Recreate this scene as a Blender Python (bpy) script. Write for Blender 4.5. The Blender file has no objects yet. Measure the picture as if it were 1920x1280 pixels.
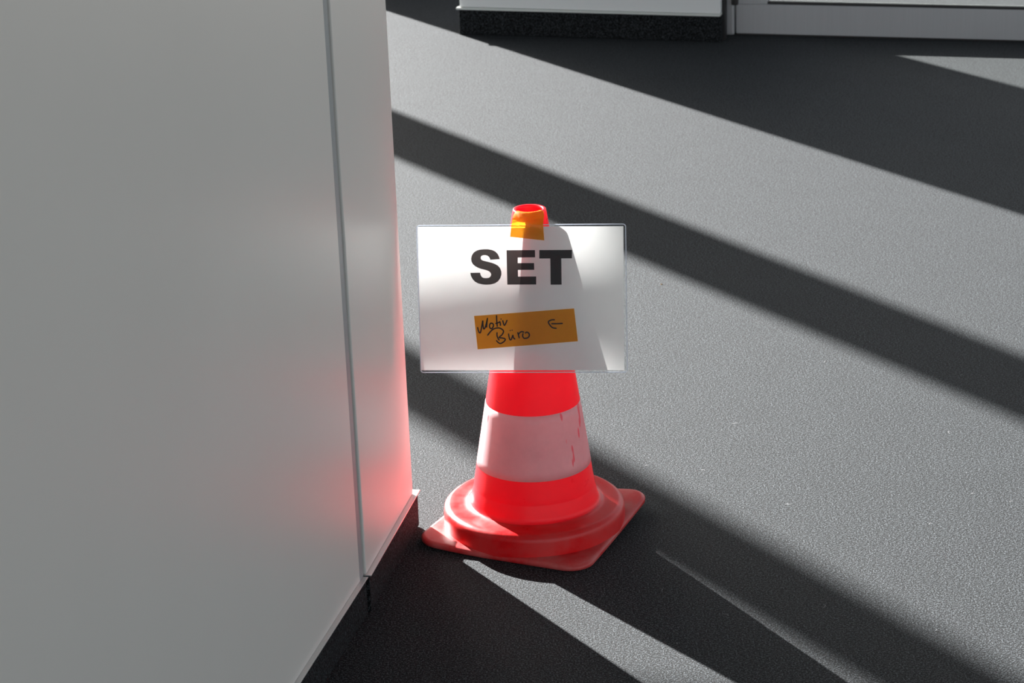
import bpy, bmesh, math, random
from mathutils import Vector, Matrix, noise
random.seed(7)
S = bpy.context.scene
C = S.collection

# ------------------------------------------------------------------ camera, sky, sun, exposure
PITCH, ROLL, CAMH, FPX = 0.342668, -0.033049, 1.47118, 4450.06
F = Vector((0, math.cos(PITCH), -math.sin(PITCH))); R0 = Vector((1, 0, 0)); U0 = R0.cross(F)
cr, sr = math.cos(ROLL), math.sin(ROLL)
R = cr * R0 + sr * U0; U = -sr * R0 + cr * U0
cam = bpy.data.objects.new('camera', bpy.data.cameras.new('camera')); C.objects.link(cam)
M = Matrix((R, U, -F)).transposed().to_4x4(); M.translation = Vector((0, 0, CAMH)); cam.matrix_world = M
cam.data.sensor_width = 36; cam.data.lens = FPX / 1920 * 36
cam.data.clip_start = 0.05; cam.data.clip_end = 300
cam.data.dof.use_dof = True; cam.data.dof.focus_distance = 3.3; cam.data.dof.aperture_fstop = 18
S.camera = cam

AZ, EL = math.radians(31.5), math.radians(24.0)          # light travels towards +x,-y
SD = Vector((math.sin(AZ) * math.cos(EL), -math.cos(AZ) * math.cos(EL), -math.sin(EL)))
sun = bpy.data.objects.new('sun', bpy.data.lights.new('sun', 'SUN')); C.objects.link(sun)
sun.rotation_euler = SD.to_track_quat('-Z', 'Y').to_euler()
sun.location = (-6, 12, 8)
sun.data.energy = 32.0; sun.data.angle = math.radians(0.55); sun.data.color = (1.0, 0.985, 0.96)

w = bpy.data.worlds.new('sky'); S.world = w; w.use_nodes = True
nt = w.node_tree; nt.nodes.clear()
sk = nt.nodes.new('ShaderNodeTexSky'); sk.sky_type = 'NISHITA'; sk.sun_disc = False
sk.sun_elevation = EL; sk.sun_rotation = -AZ; sk.altitude = 100; sk.air_density = 1.0; sk.dust_density = 2.0
bg = nt.nodes.new('ShaderNodeBackground'); bg.inputs['Strength'].default_value = 0.265
wo = nt.nodes.new('ShaderNodeOutputWorld')
hs = nt.nodes.new('ShaderNodeHueSaturation'); hs.inputs['Saturation'].default_value = .35
nt.links.new(sk.outputs[0], hs.inputs['Color']); nt.links.new(hs.outputs[0], bg.inputs[0]); nt.links.new(bg.outputs[0], wo.inputs[0])
S.view_settings.view_transform = 'Standard'; S.view_settings.look = 'None'
S.view_settings.gamma = 1; S.view_settings.exposure = 0.0; S.view_settings.use_curve_mapping = False
S.cycles.max_bounces = 12; S.cycles.diffuse_bounces = 6; S.cycles.transmission_bounces = 10
S.cycles.transparent_max_bounces = 16

# ------------------------------------------------------------------ helpers
def tag(o, label=None, cat=None, group=None, kind=None):
    for k, v in (('label', label), ('category', cat), ('group', group), ('kind', kind)):
        if v: o[k] = v
    return o
def empty(name, loc=(0, 0, 0)):
    o = bpy.data.objects.new(name, None); C.objects.link(o); o.location = loc; o.empty_display_size = .05
    return o
def mesh(name, vs, fs, mat, parent=None, smooth=False, bevel=0):
    me = bpy.data.meshes.new(name); me.from_pydata([tuple(v) for v in vs], [], fs); me.update()
    o = bpy.data.objects.new(name, me); C.objects.link(o)
    if mat: me.materials.append(mat)
    if smooth:
        for p in me.polygons: p.use_smooth = True
    if bevel:
        b = o.modifiers.new('bevel', 'BEVEL'); b.width = bevel; b.segments = 2; b.limit_method = 'ANGLE'
        b.harden_normals = False
    if parent: o.parent = parent
    return o
def loc_fix(o):
    return o
def prism(name, poly, z0, z1, mat, parent=None, bevel=0):
    """vertical prism over a counter-clockwise floor outline"""
    n = len(poly)
    vs = [(x, y, z0) for x, y in poly] + [(x, y, z1) for x, y in poly]
    fs = [tuple(range(n - 1, -1, -1)), tuple(range(n, 2 * n))] + [(i, (i + 1) % n, n + (i + 1) % n, n + i) for i in range(n)]
    return mesh(name, vs, fs, mat, parent, bevel=bevel)
def slab(A, d, s0, s1, o0, o1):
    """outline along direction d from A (s0..s1), depth o0..o1 measured towards the right-hand normal"""
    n = (d[1], -d[0])
    P = lambda s, o: (A[0] + d[0] * s + n[0] * o, A[1] + d[1] * s + n[1] * o)
    p = [P(s0, o0), P(s1, o0), P(s1, o1), P(s0, o1)]
    a = sum(p[i][0] * p[(i + 1) % 4][1] - p[(i + 1) % 4][0] * p[i][1] for i in range(4))
    return p if a > 0 else p[::-1]
def lathe(name, prof, mat, parent, n=96, cx=0, cy=0, lean=0.0, close=False):
    vs, fs = [], []
    for r, z in prof:
        for k in range(n):
            a = 2 * math.pi * k / n; vs.append((cx + lean * z + r * math.cos(a), cy + r * math.sin(a), z))
    m = len(prof)
    for i in range(m - 1 if not close else m):
        j = (i + 1) % m
        for k in range(n):
            q = (k + 1) % n; fs.append((i * n + k, i * n + q, j * n + q, j * n + k))
    return mesh(name, vs, fs, mat, parent, smooth=True)

# ------------------------------------------------------------------ materials
class NM:
    def __init__(s, name):
        s.m = bpy.data.materials.new(name); s.m.use_nodes = True; s.t = s.m.node_tree; s.t.nodes.clear()
        s.out = s.n('ShaderNodeOutputMaterial')
    def n(s, ty, **kw):
        x = s.t.nodes.new(ty)
        for k, v in kw.items():
            if hasattr(x, k): setattr(x, k, v)
        return x
    def l(s, a, b): s.t.links.new(a, b)
    def p(s, **kw):
        x = s.n('ShaderNodeBsdfPrincipled')
        for k, v in kw.items(): x.inputs[k].default_value = v
        return x
    def noise(s, scale, detail=3, rough=.5, vec=None):
        x = s.n('ShaderNodeTexNoise'); x.inputs['Scale'].default_value = scale; x.inputs['Detail'].default_value = detail
        x.inputs['Roughness'].default_value = rough
        if vec: s.l(vec, x.inputs['Vector'])
        return x
    def ramp(s, fac, stops):
        x = s.n('ShaderNodeValToRGB'); e = x.color_ramp.elements
        while len(e) < len(stops): e.new(.5)
        for i, (p, c) in enumerate(stops):
            e[i].position = p; e[i].color = tuple(c) + (1,)
        s.l(fac, x.inputs[0]); return x
    def obj(s): return s.n('ShaderNodeTexCoord').outputs['Object']
    def done(s, sh): s.l(sh, s.out.inputs[0]); return s.m
def bump(a, h, strength, dist, b):
    x = a.n('ShaderNodeBump'); x.inputs['Strength'].default_value = strength; x.inputs['Distance'].default_value = dist
    a.l(h, x.inputs['Height']); a.l(x.outputs[0], b.inputs['Normal'])

def carpet(name, k=1.0):
    a = NM(name); co = a.obj()
    n1 = a.noise(430, 2, .62, co); n2 = a.noise(9, 4, .6, co)
    mp = a.n('ShaderNodeMapping'); mp.inputs['Scale'].default_value = (1, 2.6, 1); mp.inputs['Rotation'].default_value = (0, 0, .5)
    a.l(co, mp.inputs[0]); n3 = a.noise(190, 2, .6, mp.outputs[0])
    m1 = a.n('ShaderNodeMath', operation='MULTIPLY'); m1.inputs[1].default_value = .70; a.l(n1.outputs[0], m1.inputs[0])
    m2 = a.n('ShaderNodeMath', operation='MULTIPLY_ADD'); m2.inputs[1].default_value = .30; a.l(n3.outputs[0], m2.inputs[0]); a.l(m1.outputs[0], m2.inputs[2])
    r1 = a.ramp(m2.outputs[0], [(.42, (.0004 * k, .0005 * k, .0006 * k)), (.50, (.0052 * k, .0061 * k, .0068 * k)), (.60, (.090 * k, .101 * k, .110 * k))])
    mx = a.n('ShaderNodeMixRGB', blend_type='MULTIPLY'); mx.inputs[0].default_value = .35
    r2 = a.ramp(n2.outputs[0], [(.3, (.75, .75, .75)), (.7, (1.15, 1.15, 1.15))])
    a.l(r1.outputs[0], mx.inputs[1]); a.l(r2.outputs[0], mx.inputs[2])
    b = a.p(Roughness=.72); b.inputs['Specular IOR Level'].default_value = .11
    b.inputs['Sheen Weight'].default_value = .04; b.inputs['Sheen Roughness'].default_value = .45
    b.inputs['Sheen Tint'].default_value = (.8, .85, .9, 1)
    a.l(mx.outputs[0], b.inputs['Base Color'])
    ad = a.n('ShaderNodeMath', operation='ADD'); a.l(n1.outputs[0], ad.inputs[0]); a.l(n3.outputs[0], ad.inputs[1])
    bump(a, ad.outputs[0], 1.0, .0012, b)
    return a.done(b.outputs[0])
M_CARPET = carpet('carpet_felt')
M_SKIRT = carpet('carpet_skirting', .6)
M_MAT_OUT = None

def laminate(name, col, rough=.42):
    a = NM(name); co = a.obj(); n = a.noise(1.3, 4, .6, co); n2 = a.noise(55, 3, .6, co)
    r = a.ramp(n.outputs[0], [(.3, [c * .97 for c in col]), (.7, [min(1, c * 1.02) for c in col])])
    b = a.p(Roughness=rough); a.l(r.outputs[0], b.inputs['Base Color']); bump(a, n2.outputs[0], .05, .0005, b)
    return a.done(b.outputs[0])
M_PANEL = laminate('panel_laminate', (.72, .70, .655))
M_PANEL_FAR = laminate('panel_laminate_far', (.80, .81, .80))
def metal(name, col, rough, met=1.0):
    a = NM(name); co = a.obj()
    mp = a.n('ShaderNodeMapping'); mp.inputs['Scale'].default_value = (400, 400, 6); a.l(co, mp.inputs[0])
    n = a.noise(1, 3, .5, mp.outputs[0])
    b = a.p(Metallic=met, Roughness=rough); r = a.ramp(n.outputs[0], [(.2, [c * .92 for c in col]), (.8, col)])
    a.l(r.outputs[0], b.inputs['Base Color']); bump(a, n.outputs[0], .08, .0002, b)
    return a.done(b.outputs[0])
M_ALU = metal('anodised_aluminium', (.70, .70, .69), .38, .85)
M_STRIP = metal('joint_strip_metal', (.36, .385, .39), .5, .05)
M_DOOR = metal('door_aluminium', (.46, .465, .475), .5, .2)
M_WHITE_ALU = metal('white_coated_aluminium', (.74, .76, .72), .35, .1)
def plain(name, col, rough=.6, spec=.5, var=.08, scale=40):
    a = NM(name); n = a.noise(scale, 3, .6, a.obj()); r = a.ramp(n.outputs[0], [(.3, [c * (1 - var) for c in col]), (.7, [c * (1 + var) for c in col])])
    b = a.p(Roughness=rough); b.inputs['Specular IOR Level'].default_value = spec; a.l(r.outputs[0], b.inputs['Base Color'])
    return a.done(b.outputs[0])
M_RUBBER = plain('black_rubber', (.012, .012, .013), .5)
M_TERR = plain('terrace_paving', (.30, .27, .25), .8, .3, .15, 300)
M_CEIL = plain('ceiling_paint', (.06, .06, .06), .9)
M_BACK = plain('blocker_board', (.30, .30, .30), .8)
M_POST = metal('post_aluminium', (.45, .46, .48), .5, .3)
M_HINGE = metal('hinge_metal', (.10, .09, .09), .4, .6)
def glass():
    a = NM('clear_glass'); t = a.n('ShaderNodeBsdfTransparent'); t.inputs[0].default_value = (.95, .96, .95, 1)
    g = a.n('ShaderNodeBsdfGlossy'); g.inputs['Roughness'].default_value = .02
    f = a.n('ShaderNodeLayerWeight'); f.inputs[0].default_value = .5; m = a.n('ShaderNodeMixShader')
    pw = a.n('ShaderNodeMath', operation='POWER'); pw.inputs[1].default_value = 5; a.l(f.outputs['Facing'], pw.inputs[0])
    ma = a.n('ShaderNodeMath', operation='MULTIPLY_ADD'); ma.inputs[1].default_value = .6; ma.inputs[2].default_value = .03; a.l(pw.outputs[0], ma.inputs[0])
    a.l(ma.outputs[0], m.inputs[0]); a.l(t.outputs[0], m.inputs[1]); a.l(g.outputs[0], m.inputs[2])
    return a.done(m.outputs[0])
M_GLASS = glass()
def plastic(name, col, trans, tcol, rough=.35, dust=0.0, ztop=None):
    """dyed soft plastic that lets part of the light through"""
    a = NM(name); co = a.obj(); n = a.noise(14, 5, .65, co); n2 = a.noise(130, 3, .6, co)
    b = a.p(Roughness=rough); b.inputs['Specular IOR Level'].default_value = .32
    if dust > 0:
        r = a.ramp(n.outputs[0], [(.38, col), (.62, [c * (1 - dust) + d * dust for c, d in zip(col, (.55, .42, .38))]), (.8, [c * (1 - .7 * dust) + d * .7 * dust for c, d in zip(col, (.55, .45, .42))])])
    else:
        r = a.ramp(n.outputs[0], [(.3, [c * .95 for c in col]), (.7, col)])
    a.l(r.outputs[0], b.inputs['Base Color'])
    rr = a.ramp(n.outputs[0], [(.3, (rough * .8,) * 3), (.75, (min(1, rough * 1.5),) * 3)]); a.l(rr.outputs[0], b.inputs['Roughness'])
    bump(a, n2.outputs[0], .06, .0006, b)
    if trans <= 0: return a.done(b.outputs[0])
    t = a.n('ShaderNodeBsdfTranslucent'); t.inputs[0].default_value = tuple(tcol) + (1,)
    m = a.n('ShaderNodeMixShader'); m.inputs[0].default_value = trans
    a.l(b.outputs[0], m.inputs[1]); a.l(t.outputs[0], m.inputs[2])
    return a.done(m.outputs[0])
M_CONE = plastic('cone_plastic', (.90, .022, .036), .28, (1.0, .042, .13), .3)
M_BASE = plastic('cone_base_plastic', (.66, .008, .011), 0.05, (1, .02, .03), .30, .09)
M_FOOT = plastic('cone_foot_plastic', (.58, .014, .018), 0.0, (1, 0, 0), .36, .26)
def band_mat():
    a = NM('band_film'); co = a.obj(); n = a.noise(9, 5, .7, co)
    mp = a.n('ShaderNodeMapping'); mp.inputs['Scale'].default_value = (55, 55, 14); mp.inputs['Rotation'].default_value = (.3, .7, .2); a.l(co, mp.inputs[0])
    sc = a.noise(1, 2, .4, mp.outputs[0])
    r = a.ramp(n.outputs[0], [(.3, (.70, .52, .55)), (.7, (.86, .67, .69))])
    s = a.ramp(sc.outputs[0], [(.68, (0, 0, 0)), (.70, (1, 1, 1))])
    mx = a.n('ShaderNodeMixRGB'); a.l(s.outputs[0], mx.inputs[0]); a.l(r.outputs[0], mx.inputs[1]); mx.inputs[2].default_value = (.80, .20, .25, 1)
    b = a.p(Roughness=.4); a.l(mx.outputs[0], b.inputs['Base Color'])
    t = a.n('ShaderNodeBsdfTranslucent'); a.l(mx.outputs[0], t.inputs[0])
    m = a.n('ShaderNodeMixShader'); m.inputs[0].default_value = .35; a.l(b.outputs[0], m.inputs[1]); a.l(t.outputs[0], m.inputs[2])
    return a.done(m.outputs[0])
M_BAND = band_mat()
def sheet(name, col, trans, rough=.7, tcol=None, var=.03, scale=60, spec=.3):
    a = NM(name); n = a.noise(scale, 4, .6, a.obj()); r = a.ramp(n.outputs[0], [(.3, [c * (1 - var) for c in col]), (.7, col)])
    b = a.p(Roughness=rough); b.inputs['Specular IOR Level'].default_value = spec; a.l(r.outputs[0], b.inputs['Base Color'])
    t = a.n('ShaderNodeBsdfTranslucent')
    if tcol: t.inputs[0].default_value = tuple(tcol) + (1,)
    else: a.l(r.outputs[0], t.inputs[0])
    m = a.n('ShaderNodeMixShader'); m.inputs[0].default_value = trans; a.l(b.outputs[0], m.inputs[1]); a.l(t.outputs[0], m.inputs[2])
    return a.done(m.outputs[0])
M_PAPER = sheet('printer_paper', (.84, .835, .82), .235)
M_INK = sheet('toner_black', (.022, .020, .020), .5, .5, (.10, .085, .08))
M_TAPE = sheet('orange_tape', (.66, .31, .026), .5, .32, (1.0, .44, .02), .08, 90, .5)
M_PEN = plain('marker_ink', (.018, .006, .006), .5)
def film(name, tint, k, rough):
    a = NM(name); t = a.n('ShaderNodeBsdfTransparent'); t.inputs[0].default_value = tuple(tint) + (1,)
    b = a.p(Roughness=rough); b.inputs['Base Color'].default_value = (.82, .86, .93, 1)
    m = a.n('ShaderNodeMixShader'); m.inputs[0].default_value = k; a.l(t.outputs[0], m.inputs[1]); a.l(b.outputs[0], m.inputs[2])
    return a.done(m.outputs[0])
M_FILM = film('clear_film', (.97, .98, .98), .035, .25)
M_EDGE = film('film_edge', (.93, .95, .98), .60, .25)
M_LINT = plain('lint_fibre', (.45, .45, .46), .9)
M_CRUMB = plain('crumb_tan', (.75, .55, .32), .9)

# outlines in millimetres on the sign (x right, y down from the middle of its top edge)
LET_S = [(-31.2,50.1),(-32.2,46.3),(-34.2,42.2),(-37.9,38.6),(-42.2,36.7),(-47.6,35.6),(-53.1,35.5),(-59.1,35.9),(-64.0,37.2),(-68.4,39.9),(-71.5,44.3),(-72.7,49.0),(-72.3,53.1),(-70.5,57.0),(-67.3,60.0),(-63.0,62.5),(-58.2,64.2),(-52.8,65.6),(-47.9,67.2),(-45.0,69.7),(-44.1,72.5),(-45.1,75.2),(-47.6,77.2),(-51.5,77.7),(-55.3,77.4),(-57.9,75.8),(-59.5,73.0),(-60.1,69.7),(-74.4,69.8),(-73.5,74.4),(-71.4,78.8),(-68.0,82.7),(-63.7,85.2),(-58.2,86.7),(-51.7,87.4),(-45.1,87.0),(-39.1,85.4),(-34.1,82.1),(-31.0,77.7),(-29.4,72.8),(-29.4,68.1),(-30.9,63.4),(-33.8,59.8),(-37.9,57.3),(-42.7,55.4),(-48.1,53.9),(-52.4,52.9),(-56.2,51.8),(-58.4,50.1),(-58.8,47.9),(-58.0,45.5),(-55.5,44.3),(-52.2,44.1),(-49.0,44.9),(-46.8,46.6),(-45.5,48.8),(-44.9,51.0)]
LET_E = [(-21.2,37.2),(19.9,37.3),(19.9,47.8),(-5.2,48.0),(-5.4,56.1),(18.2,56.1),(18.2,66.0),(-5.4,66.0),(-5.4,75.7),(20.9,75.7),(20.6,87.4),(-21.1,87.4)]
LET_T = [(26.2,37.3),(73.2,37.4),(72.8,49.6),(57.5,49.6),(57.3,87.8),(41.5,87.8),(41.7,49.6),(25.9,49.6)]
NOTE = [(-70.4,132.9),(74.8,122.5),(79.5,170.7),(-66.3,182.2)]
STROKES = [[(-65.5,149.7),(-64.8,153.6),(-63.3,157.5),(-61.6,157.2),(-60.4,152.4),(-58.8,144.6),(-57.8,139.9),(-57.7,145.7),(-57.1,151.3),(-56.0,151.9),(-54.3,149.1),(-52.2,141.8),(-50.9,136.2)],[(-50.9,136.2),(-51.9,142.9),(-52.5,149.6)],[(-46.2,143.5),(-47.9,145.7),(-48.0,149.6),(-46.1,151.6),(-43.9,150.5),(-42.4,146.8),(-43.7,144.0),(-46.5,143.5)],[(-37.7,132.3),(-37.6,139.0),(-37.0,148.5)],[(-39.1,144.0),(-36.0,143.2),(-33.0,141.5)],[(-33.0,141.5),(-32.5,144.0),(-32.3,147.1)],[(-31.4,137.4),(-31.1,137.8)],[(-28.8,139.8),(-28.1,142.9),(-26.8,146.8),(-25.1,145.1),(-22.5,139.3)],[(-51.3,161.4),(-47.3,156.3),(-42.8,152.4),(-37.3,150.7),(-32.4,151.3),(-28.6,154.1),(-28.2,156.8),(-30.4,160.8),(-34.6,164.7),(-30.0,165.5),(-26.2,166.6),(-26.0,168.6),(-28.5,171.4),(-32.9,173.6),(-36.2,172.0),(-38.6,169.2)],[(-37.5,157.4),(-37.6,161.9),(-36.3,165.8),(-34.7,168.6)],[(-20.8,159.3),(-20.1,164.1),(-18.8,168.0),(-16.9,167.4),(-14.6,161.3)],[(-14.6,161.3),(-13.6,165.2),(-11.7,167.2)],[(-18.4,154.5),(-18.1,154.7)],[(-15.6,153.9),(-15.4,154.2)],[(-7.4,157.4),(-6.4,161.3),(-5.4,165.5)],[(-6.3,160.2),(-4.1,157.4),(-1.3,156.2),(1.4,157.1)],[(0.3,159.0),(-0.4,162.4),(1.2,165.7),(4.5,166.0),(7.8,164.6),(9.5,161.2),(7.9,157.9),(5.2,157.1),(3.5,158.5)],[(46.3,139.0),(41.6,139.3),(37.3,142.0),(39.9,147.4),(43.5,150.6),(48.7,151.6)],[(42.0,144.7),(49.9,144.7),(57.7,144.3)]]
TAPE = [(-8.0,-11.8),(31.2,-15.5),(33.5,23.2),(-15.6,17.6)]
PAPER = [(-148.9,2.6),(147.1,3.7),(146.0,213.7),(-150.2,213.2)]

# ------------------------------------------------------------------ floor and ground
ang = lambda d: (math.cos(math.radians(d)), math.sin(math.radians(d)))
FA = (-.1225, 8.40); FD = (math.cos(math.radians(-16.3)), math.sin(math.radians(-16.3)))   # facade line
FN = (FD[1], -FD[0])                                                # towards the camera
def on(A, d, s, o=0): return (A[0] + d[0] * s + d[1] * o, A[1] + d[1] * s - d[0] * o)
a0 = on(FA, FD, -9, -.06); a1 = on(FA, FD, 9, -.06)
prism('floor', [(-7, -5), (7, -5), a1, a0], -.05, 0, M_CARPET); tag(bpy.data.objects['floor'], kind='structure')
b0 = on(FA, FD, -14, -14); b1 = on(FA, FD, 14, -14); c0 = on(FA, FD, -14, -.062); c1 = on(FA, FD, 14, -.062)
tag(prism('terrace_ground', [c0, c1, b1, b0], -.06, -.004, M_TERR), kind='structure')
tag(prism('ceiling', [(-7, -5), (7, -5), a1, a0], 4.6, 4.75, M_CEIL), kind='structure')

# ------------------------------------------------------------------ partition wall on the left
WH = 2.5; PZ = .057; TT = .0018
wall = empty('wall_left', (-.204, 2.96, 0)); tag(wall, kind='structure')
def to_local(o, root):
    o.parent = root; o.matrix_parent_inverse = Matrix.Translation(-Vector(root.location)); return o
P1 = (-.1462, 3.307); D1 = ang(78.5); P2 = (-.2105, 3.006); D2 = ang(76.8)
L1 = math.hypot(P1[0] + .2075, P1[1] - 3.009)
parts = [
    prism('carpet_plinth', slab(P1, D1, -L1 - .0005, -.003, -.070, -.003), .001, PZ, M_SKIRT, bevel=.003),
    prism('carpet_plinth', slab(P2, D2, -3.2, 0, -.070, -.003), .001, PZ, M_SKIRT, bevel=.003),
    prism('trim_profile', slab(P1, D1, -L1, 0, -.078, 0), PZ, PZ + TT, M_ALU, bevel=.0004),
    prism('trim_profile', slab(P2, D2, -3.2, -.0015, -.078, 0), PZ, PZ + TT, M_ALU, bevel=.0004),
    prism('wall_panel', slab(P1, D1, -L1 + .0015, -.016, -.064, -.0075), PZ + TT, WH, M_PANEL, bevel=.0018),
    prism('wall_panel', slab(P2, D2, -3.2, -.0175, -.064, -.0070), PZ + TT, WH, M_PANEL, bevel=.0012),
    prism('joint_strip', slab(P2, D2, -.0173, .0005, -.060, -.0074), PZ + TT, WH, M_STRIP, bevel=.0006),
]
for o in parts:
    for v in o.data.vertices:
        if v.co.z > .2: v.co.x -= .0055 * v.co.z        # the partition leans a touch
    to_local(o, wall)

# ------------------------------------------------------------------ far wall and glazed door
BA = (-.1225, 6.78); BL = math.hypot(.7355, .215); BD = (.7355 / BL, -.215 / BL)
fw = empty('wall_far', (.25, 6.68, 0)); tag(fw, kind='structure')
for o in (
    prism('carpet_skirting', slab(BA, BD, -.001, BL + .002, -.05, -.004), .001, .075, M_SKIRT, bevel=.002),
    prism('carpet_skirting', slab(BA, BD, .004, BL, -.19, -.05), .001, .075, M_SKIRT),
    prism('trim_profile', slab(BA, BD, -.006, BL, -.06, .004), .075, .081, M_WHITE_ALU, bevel=.0008),
    prism('wall_panel', slab(BA, BD, 0.002, BL - .001, -.19, -.004), .081, 3.0, M_PANEL_FAR, bevel=.003),
    prism('corner_profile', slab(BA, BD, BL - .001, BL + .008, -.06, -.03), .0, 3.0, M_RUBBER)):
    to_local(o, fw)
DA = (.6290, 6.6641); DL = math.hypot(.798, .22); DD = (.798 / DL, -.22 / DL)
dr = empty('door_1', (1.1, 6.55, 0)); tag(dr, kind='structure')
RT = .0905
door_parts = [
    prism('frame_post', slab(DA, DD, 0.0, .0345, -.06, 0), 0, 2.5, M_DOOR, bevel=.006),
    prism('bottom_rail', slab(DA, DD, .039, 1.25, -.045, .0), .006, RT, M_DOOR, bevel=.0015),
    prism('side_stile', slab(DA, DD, .039, .128, -.045, .0005), RT, 2.4, M_DOOR, bevel=.0015),
    prism('side_stile', slab(DA, DD, 1.16, 1.25, -.045, .0005), RT, 2.4, M_DOOR, bevel=.0015),
    prism('top_rail', slab(DA, DD, .039, 1.25, -.045, .0), 2.4, 2.5, M_DOOR, bevel=.0015),
    prism('glass_pane', slab(DA, DD, .128, 1.16, -.026, -.018), RT, 2.4, M_GLASS),
    prism('gasket', slab(DA, DD, .128, 1.16, -.018, -.008), RT, RT + .007, M_RUBBER),
    prism('gasket', slab(DA, DD, .128, 1.16, -.036, -.026), RT, RT + .004, M_RUBBER),
    prism('glazing_bead', slab(DA, DD, .17, 1.16, -.044, -.036), RT, RT + .0035, M_WHITE_ALU),
    prism('shade_bar', slab(DA, DD, .039, 1.25, -.10, -.085), .114, .185, M_DOOR, bevel=.002),  # unseen bar added outside the door to lengthen the rail's shadow
    prism('brush_seal', slab(DA, DD, .039, 1.25, -.035, -.006), .0005, .006, M_RUBBER),
    prism('threshold', slab(DA, DD, .0, 1.3, -.09, -.05), 0, .012, M_POST),
]
h = lathe('hinge', [(.0001, .090), (.009, .090), (.010, .092), (.010, .20), (.0001, .20)], M_HINGE, None, 24, *on(DA, DD, .0365, .006))
door_parts.append(h)
for o in door_parts: to_local(o, dr)

# ------------------------------------------------------------------ glazed front left of the far wall (throws the stripes)
pf = empty('window_1', on(FA, FD, -1.5) + (0,)); tag(pf, kind='structure')
def sunline(x, y):                                    # where a shadow line on the floor leaves the facade
    sx, sy = -math.sin(AZ), math.cos(AZ)
    # solve FA+FD*t = (x,y)+s*(sx,sy)
    det = FD[0] * -sy + sx * FD[1]
    dx, dy = x - FA[0], y - FA[1]
    return (dx * -sy + sx * dy) / det
for (pa, pb) in (((.4112, 4.7111), (.3823, 4.3838)), ((.2813, 3.2867), (.2646, 3.028))):
    ta, tb = sunline(*pa), sunline(*pb)
    dep = .05
    # box seen edge-on by the sun: trim the far face so that the two silhouettes land on the two lines
    al = -(FD[0] * math.sin(AZ) - FD[1] * math.cos(AZ)); sh = 0
    o = prism('mullion', slab(FA, FD, min(ta, tb), max(ta, tb), -dep, 0), 0, 4.6, M_POST, bevel=.003); to_local(o, pf)
o = prism('transom', slab(FA, FD, -7, 6, -.06, -.01), 3.572, 3.682, M_POST, bevel=.003); to_local(o, pf)
o = prism('sill', slab(FA, FD, -7, 7, -.06, 0), -.003, .004, M_POST); to_local(o, pf)
# unseen panel added behind the far wall to block the sun at its foot
W0 = (-.129 - .524 * 1.3, 6.804 + .852 * 1.3); W1 = (.94 - .524 * 1.75, 6.535 + .852 * 1.75)
wl = math.hypot(W1[0] - W0[0], W1[1] - W0[1]); wd = ((W1[0] - W0[0]) / wl, (W1[1] - W0[1]) / wl)
o = prism('sun_block_panel', slab(W0, wd, .0, wl, -.04, 0), .001, 3.0, M_BACK); tag(o, kind='structure')

# ------------------------------------------------------------------ traffic cone
CX, CY, LEAN = .0255, 3.2933, .01185
cone = empty('traffic_cone', (CX, CY, 0))
tag(cone, 'red plastic traffic cone with white bands standing on the dark carpet', 'traffic cone')
def cr_(z): return .0242 + (.4989 - z) * .1560
H = .4989
# hollow body: one skin, rounded lip at the top turned inwards
prof = [(.1015, .0440), (.0985, .0448), (.0965, .0472), (.0950, .0520), (.0938, .060)]
prof += [(cr_(z), z) for z in [.066, .0695]] + [(cr_(.0705) - .0002, .0705), (cr_(.072), .072)]
prof += [(cr_(.08 + i * .02), .08 + i * .02) for i in range(21)]
prof += [(cr_(.492), .492), (cr_(.4965) - .0002, .4965), (cr_(.4985) - .0004, .4986), (.0226, .4993), (.0203, .4992), (.0192, .4984), (.0187, .4955), (.0196, .47), (.0235, .445)]
body = lathe('cone_body', prof, M_CONE, cone, 128, 0, 0, LEAN)
def band(z0, z1):
    e = .0005
    pr = [(cr_(z0) - .0004, z0), (cr_(z0) + e, z0 + .0002)] + [(cr_(z0 + (z1 - z0) * i / 8) + e, z0 + (z1 - z0) * i / 8) for i in range(1, 8)] + [(cr_(z1) + e, z1 - .0002), (cr_(z1) - .0004, z1)]
    return lathe('reflective_band', pr, M_BAND, cone, 128, 0, 0, LEAN)
band(.1066, .2041); band(.300, .400)
# round weight disc of the base
prof = [(.1368, .006), (.1370, .012), (.1366, .030), (.1358, .036), (.1338, .0386), (.1305, .0412), (.1265, .0422), (.1190, .0420), (.1080, .0425), (.1030, .0434), (.1000, .0446)]
disc = lathe('base_ring', prof, M_BASE, cone, 128)
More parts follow.
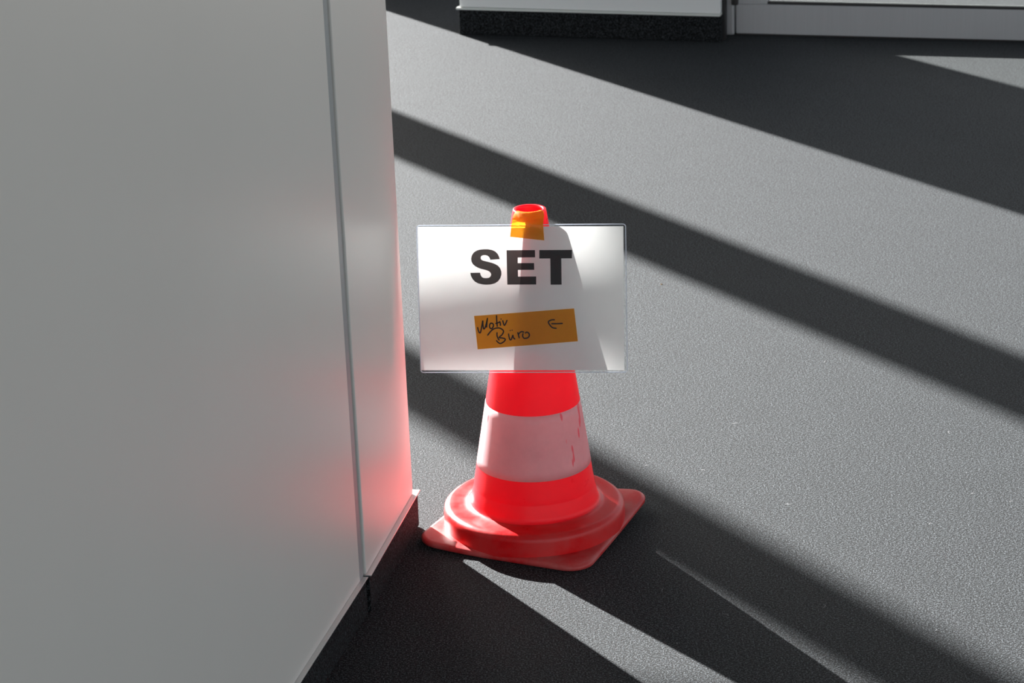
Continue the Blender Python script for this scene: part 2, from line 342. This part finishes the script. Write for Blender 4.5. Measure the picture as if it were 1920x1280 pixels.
# square foot plate with rounded corners, one corner slightly lifted
def foot():
    a, rc, n = .1375, .036, 14
    ph = 1.14
    out = []
    for k in range(4):
        for i in range(n + 1):
            t = k * math.pi / 2 + i / n * math.pi / 2
            cxk = (a - rc) * (1 if k in (0, 3) else -1); cyk = (a - rc) * (1 if k in (0, 1) else -1)
            out.append((cxk + rc * math.cos(t), cyk + rc * math.sin(t)))
    # subdivide outline edges between corners
    o2 = []
    for i in range(len(out)):
        p, q = out[i], out[(i + 1) % len(out)]; o2.append(p)
        if math.dist(p, q) > .05:
            for j in range(1, 8): o2.append((p[0] + (q[0] - p[0]) * j / 8, p[1] + (q[1] - p[1]) * j / 8))
    N = len(o2)
    rings = [(.40, .0105), (.70, .0105), (.85, .0102), (.955, .0096), (.985, .0088), (1.0, .0060), (.998, .0016), (.985, .0004), (.85, .0003), (.40, .0003)]
    vs = []
    for s, z in rings:
        for x, y in o2:
            X, Y = x * s, y * s
            wx = X * math.cos(ph) - Y * math.sin(ph); wy = X * math.sin(ph) + Y * math.cos(ph)
            d = wx * math.cos(.18) + wy * math.sin(.18)          # towards the right-hand corner
            lift = max(0, d - .05) / .12; lf = .012 * min(1.3, lift) ** 1.4 + .004 * (max(0, -d - .10) / .07) ** 1.4
            vs.append((wx, wy, z + lf))
    fs = []
    for i in range(len(rings) - 1):
        for k in range(N):
            q = (k + 1) % N; fs.append((i * N + k, (i + 1) * N + k, (i + 1) * N + q, i * N + q))
    fs.append(tuple(range(N))); fs.append(tuple(reversed(range((len(rings) - 1) * N, len(rings) * N))))
    return mesh('foot_plate', vs, fs, M_FOOT, cone, smooth=True)
foot()

# ------------------------------------------------------------------ laminated paper sign leaning on the cone
SX, SY, SZ, ST, SYAW, SROLL = .0180, 3.2610, .4855, .150, -.1000, -.0039
X0 = Vector((math.cos(SYAW), math.sin(SYAW), 0)); N0 = Vector((math.sin(SYAW), -math.cos(SYAW), 0))
Dn = -Vector((0, 0, 1)) * math.cos(ST) + N0 * math.sin(ST)
sx_ = math.cos(SROLL) * X0 + math.sin(SROLL) * Dn; sd_ = -math.sin(SROLL) * X0 + math.cos(SROLL) * Dn
sn_ = sx_.cross(-sd_)            # out of the sheet, towards the viewer
sign = empty('paper_sign', (SX, SY, SZ))
MS = Matrix((sx_, -sd_, sn_)).transposed().to_4x4(); MS.translation = Vector((SX, SY, SZ)); sign.matrix_world = MS
tag(sign, 'laminated white paper sign with large black lettering taped to the front of the red cone', 'sign')
def flat(name, pts, z, mat, parent, mm=True):
    k = .001 if mm else 1
    return mesh(name, [(x * k, -y * k, z) for x, y in pts], [tuple(range(len(pts)))], mat, parent)
def rrect(x0, y0, x1, y1, r, n=6):
    p = []
    for cx, cy, a in ((x1 - r, y1 - r, 0), (x0 + r, y1 - r, 90), (x0 + r, y0 + r, 180), (x1 - r, y0 + r, 270)):
        for i in range(n + 1):
            t = math.radians(a + 90 * i / n); p.append((cx + r * math.cos(t), cy + r * math.sin(t)))
    return p
PAPER_Z, INK_Z, NOTE_Z, PEN_Z = .0004, .00075, .0013, .0016
flat('paper_sheet', PAPER, PAPER_Z, M_PAPER, sign)
o = flat('lettering', LET_S, INK_Z, M_INK, sign)
bm = bmesh.new(); bm.from_mesh(o.data)
for L in (LET_E, LET_T):
    bm.faces.new([bm.verts.new((x * .001, -y * .001, INK_Z)) for x, y in L])
bmesh.ops.triangulate(bm, faces=bm.faces[:]); bm.to_mesh(o.data); bm.free()
o['label'] = 'black printed word SET'
# transparent sleeve: front and back film, and the welded rim
def ring_plate(name, outer, inner, z0, z1, mat, parent):
    n = len(outer); vs = [(x, y, z) for z in (z0, z1) for x, y in outer] + [(x, y, z) for z in (z0, z1) for x, y in inner]
    fs = []
    for k in range(n):
        q = (k + 1) % n
        fs += [(k, q, n + q, n + k), (2 * n + q, 2 * n + k, 3 * n + k, 3 * n + q), (n + k, n + q, 3 * n + q, 3 * n + k), (q, k, 2 * n + k, 2 * n + q)]
    return mesh(name, vs, fs, mat, parent)
W2, HH = .151, .217
oo = rrect(-W2, -HH, W2, 0, .0045); i1 = rrect(-W2 + .0011, -HH + .0011, W2 - .0011, -.0011, .0036)
i2 = rrect(-W2 + .0030, -HH + .0030, W2 - .0030, -.0030, .0020)
mesh('sleeve_front', [(x, y, .0010) for x, y in i1], [tuple(range(len(i1)))], M_FILM, sign)
mesh('sleeve_back', [(x, y, -.0002) for x, y in i1], [tuple(reversed(range(len(i1))))], M_FILM, sign)
ring_plate('sleeve_rim', oo, i1, -.0004, .0013, M_EDGE, sign)
# tape strip with handwriting
note = flat('tape_label', NOTE, NOTE_Z, M_TAPE, sign); note['label'] = 'orange tape strip with handwriting'
def smooth_path(p, n=6):
    if len(p) < 3: return [Vector((x, y)) for x, y in p]
    q = [Vector(p[0]) * 2 - Vector(p[1])] + [Vector(a) for a in p] + [Vector(p[-1]) * 2 - Vector(p[-2])]; r = []
    for i in range(1, len(q) - 2):
        for k in range(n):
            t = k / n
            r.append(.5 * ((2 * q[i]) + (-q[i - 1] + q[i + 1]) * t + (2 * q[i - 1] - 5 * q[i] + 4 * q[i + 1] - q[i + 2]) * t * t + (-q[i - 1] + 3 * q[i] - 3 * q[i + 1] + q[i + 2]) * t ** 3))
    r.append(q[-2]); return r
def pen(name, strokes):
    vs, fs = [], []
    for s in strokes:
        P = smooth_path(s); hw = .95; L = len(P); b = len(vs)
        for i, p in enumerate(P):
            d = (P[min(i + 1, L - 1)] - P[max(i - 1, 0)])
            d.normalize(); e = .8 if i in (0, L - 1) else 1.0
            nn = Vector((-d.y, d.x)) * hw * e; off = d * (-.5 if i == 0 else (.5 if i == L - 1 else 0))
            for sg in (1, -1): vs.append(((p.x + off.x + nn.x * sg) * .001, -(p.y + off.y + nn.y * sg) * .001, PEN_Z))
        for i in range(L - 1): fs.append((b + 2 * i, b + 2 * i + 1, b + 2 * i + 3, b + 2 * i + 2))
    return mesh(name, vs, fs, M_PEN, note)
o = pen('handwriting', STROKES[:-2]); o['label'] = 'black handwritten words Motiv Büro'
o = pen('arrow_mark', STROKES[-2:]); o['label'] = 'black handwritten arrow pointing left'

# ------------------------------------------------------------------ orange tape over the rim that holds the sign
tape = empty('adhesive_tape', (CX + LEAN * H, CY - .022, H))
tag(tape, 'crumpled orange tape folded over the cone rim onto the top edge of the sign', 'tape')
SI = MS.inverted()
def cone_front(a, z, off=.0009):
    r = cr_(z) + off; return Vector((CX + LEAN * z + r * math.sin(a), CY - r * math.cos(a), z))
NU, rows = 33, []
BLs = Vector((-15.6, 17.6)); BRs = Vector((33.5, 23.2))
NA, NB = 12, 12
for iv in range(4 + NA + NB):
    row = []
    for iu in range(NU):
        u = iu / (NU - 1); a = -.98 + 1.90 * u
        lip = cone_front(a, .4985 - .0006 * abs(noise.noise(Vector((u * 6, 0, 8)))), .0010)
        bl = BLs.lerp(BRs, u)
        eL = Vector((-13.0 + 45.5 * u, -.3)).lerp(bl, .03)
        if iv < 4:                                        # inside of the rim and over the lip
            rr_ = [.0182, .0184, .0196, .0228][iv]; zz = [.488, .4960, .4998, .5001][iv]
            p = Vector((CX + LEAN * zz + rr_ * math.sin(a), CY - rr_ * math.cos(a), zz + .0005 * abs(noise.noise(Vector((u * 9, iv * 2.0, 3))))))
        elif iv < 4 + NA:                                 # stretched from the lip to the top edge of the sheet
            v = (iv - 4) / NA
            edge = MS @ Vector((eL.x * .001, .0004, .0019))
            p = lip.lerp(edge, v)
            k = math.sin(math.pi * v)
            rad = Vector((math.sin(a * (1 - v)), -math.cos(a * (1 - v)), .15))
            p += rad * (.0012 * k + .0022 * k * abs(noise.noise(Vector((u * 4.5 + 2, v * 2.2, .3)))))
        else:
            v = (iv - 4 - NA) / (NB - 1)
            q = eL.lerp(bl, v)
            wr = max(0, 1 - 1.3 * v)
            p = MS @ Vector((q.x * .001, -q.y * .001, .0017 + wr * (.0004 + .0016 * abs(noise.noise(Vector((u * 5, v * 2.5, 1.3)))))))
        row.append(p)
    rows.append(row)
tloc = Vector(tape.location)
vs = [tuple(p - tloc) for r_ in rows for p in r_]
fs = [(i * NU + k, i * NU + k + 1, (i + 1) * NU + k + 1, (i + 1) * NU + k) for i in range(len(rows) - 1) for k in range(NU - 1)]
mesh('tape_strip', vs, fs, M_TAPE, tape, smooth=True)

# ------------------------------------------------------------------ small bits on the carpet
crumb = mesh('crumb', [(.001 * x, .001 * y, .001 * z) for x, y, z in ((-2, -1, .3), (2, -1.5, .3), (2.3, 1, .3), (-1.5, 1.6, .3), (-1, -.5, 1.6), (1.2, .2, 1.9))],
             [(3, 2, 1, 0), (0, 1, 5, 4), (1, 2, 5), (2, 3, 4, 5), (3, 0, 4)], M_CRUMB)
crumb.location = (.297, 4.428, 0); tag(crumb, 'tiny tan crumb lying in the shadow stripe right of the sign', 'crumb')
vs, fs = [], []
spots = [(.93, 3.68, .9), (.96, 3.60, 2.0), (1.30, 4.30, .3), (.75, 3.05, .1), (.62, 3.25, 2.6), (.80, 2.95, 1.2), (.20, 3.05, .5), (.42, 2.98, .1), (.38, 3.16, -.3), (1.05, 3.30, .4), (.9, 3.5, 2.2)]
for _ in range(26): spots.append((random.uniform(.15, 1.1), random.uniform(2.8, 4.2), random.uniform(0, 6.3)))
for (x, y, a) in spots:
    L = random.uniform(.004, .011); cv = random.uniform(-1.6, 1.6); b = len(vs); n = 6
    for i in range(n + 1):
        t = i / n; th = a + cv * t
        px = x + L * t * math.cos(th); py = y + L * t * math.sin(th)
        for s in (-1, 1): vs.append((px - s * .00022 * math.sin(th), py + s * .00022 * math.cos(th), .0006 + .001 * math.sin(math.pi * t)))
    for i in range(n): fs.append((b + 2 * i, b + 2 * i + 1, b + 2 * i + 3, b + 2 * i + 2))
lint = mesh('lint', vs, fs, M_LINT); tag(lint, 'pale lint fibres scattered on the dark carpet', 'lint', kind='stuff')
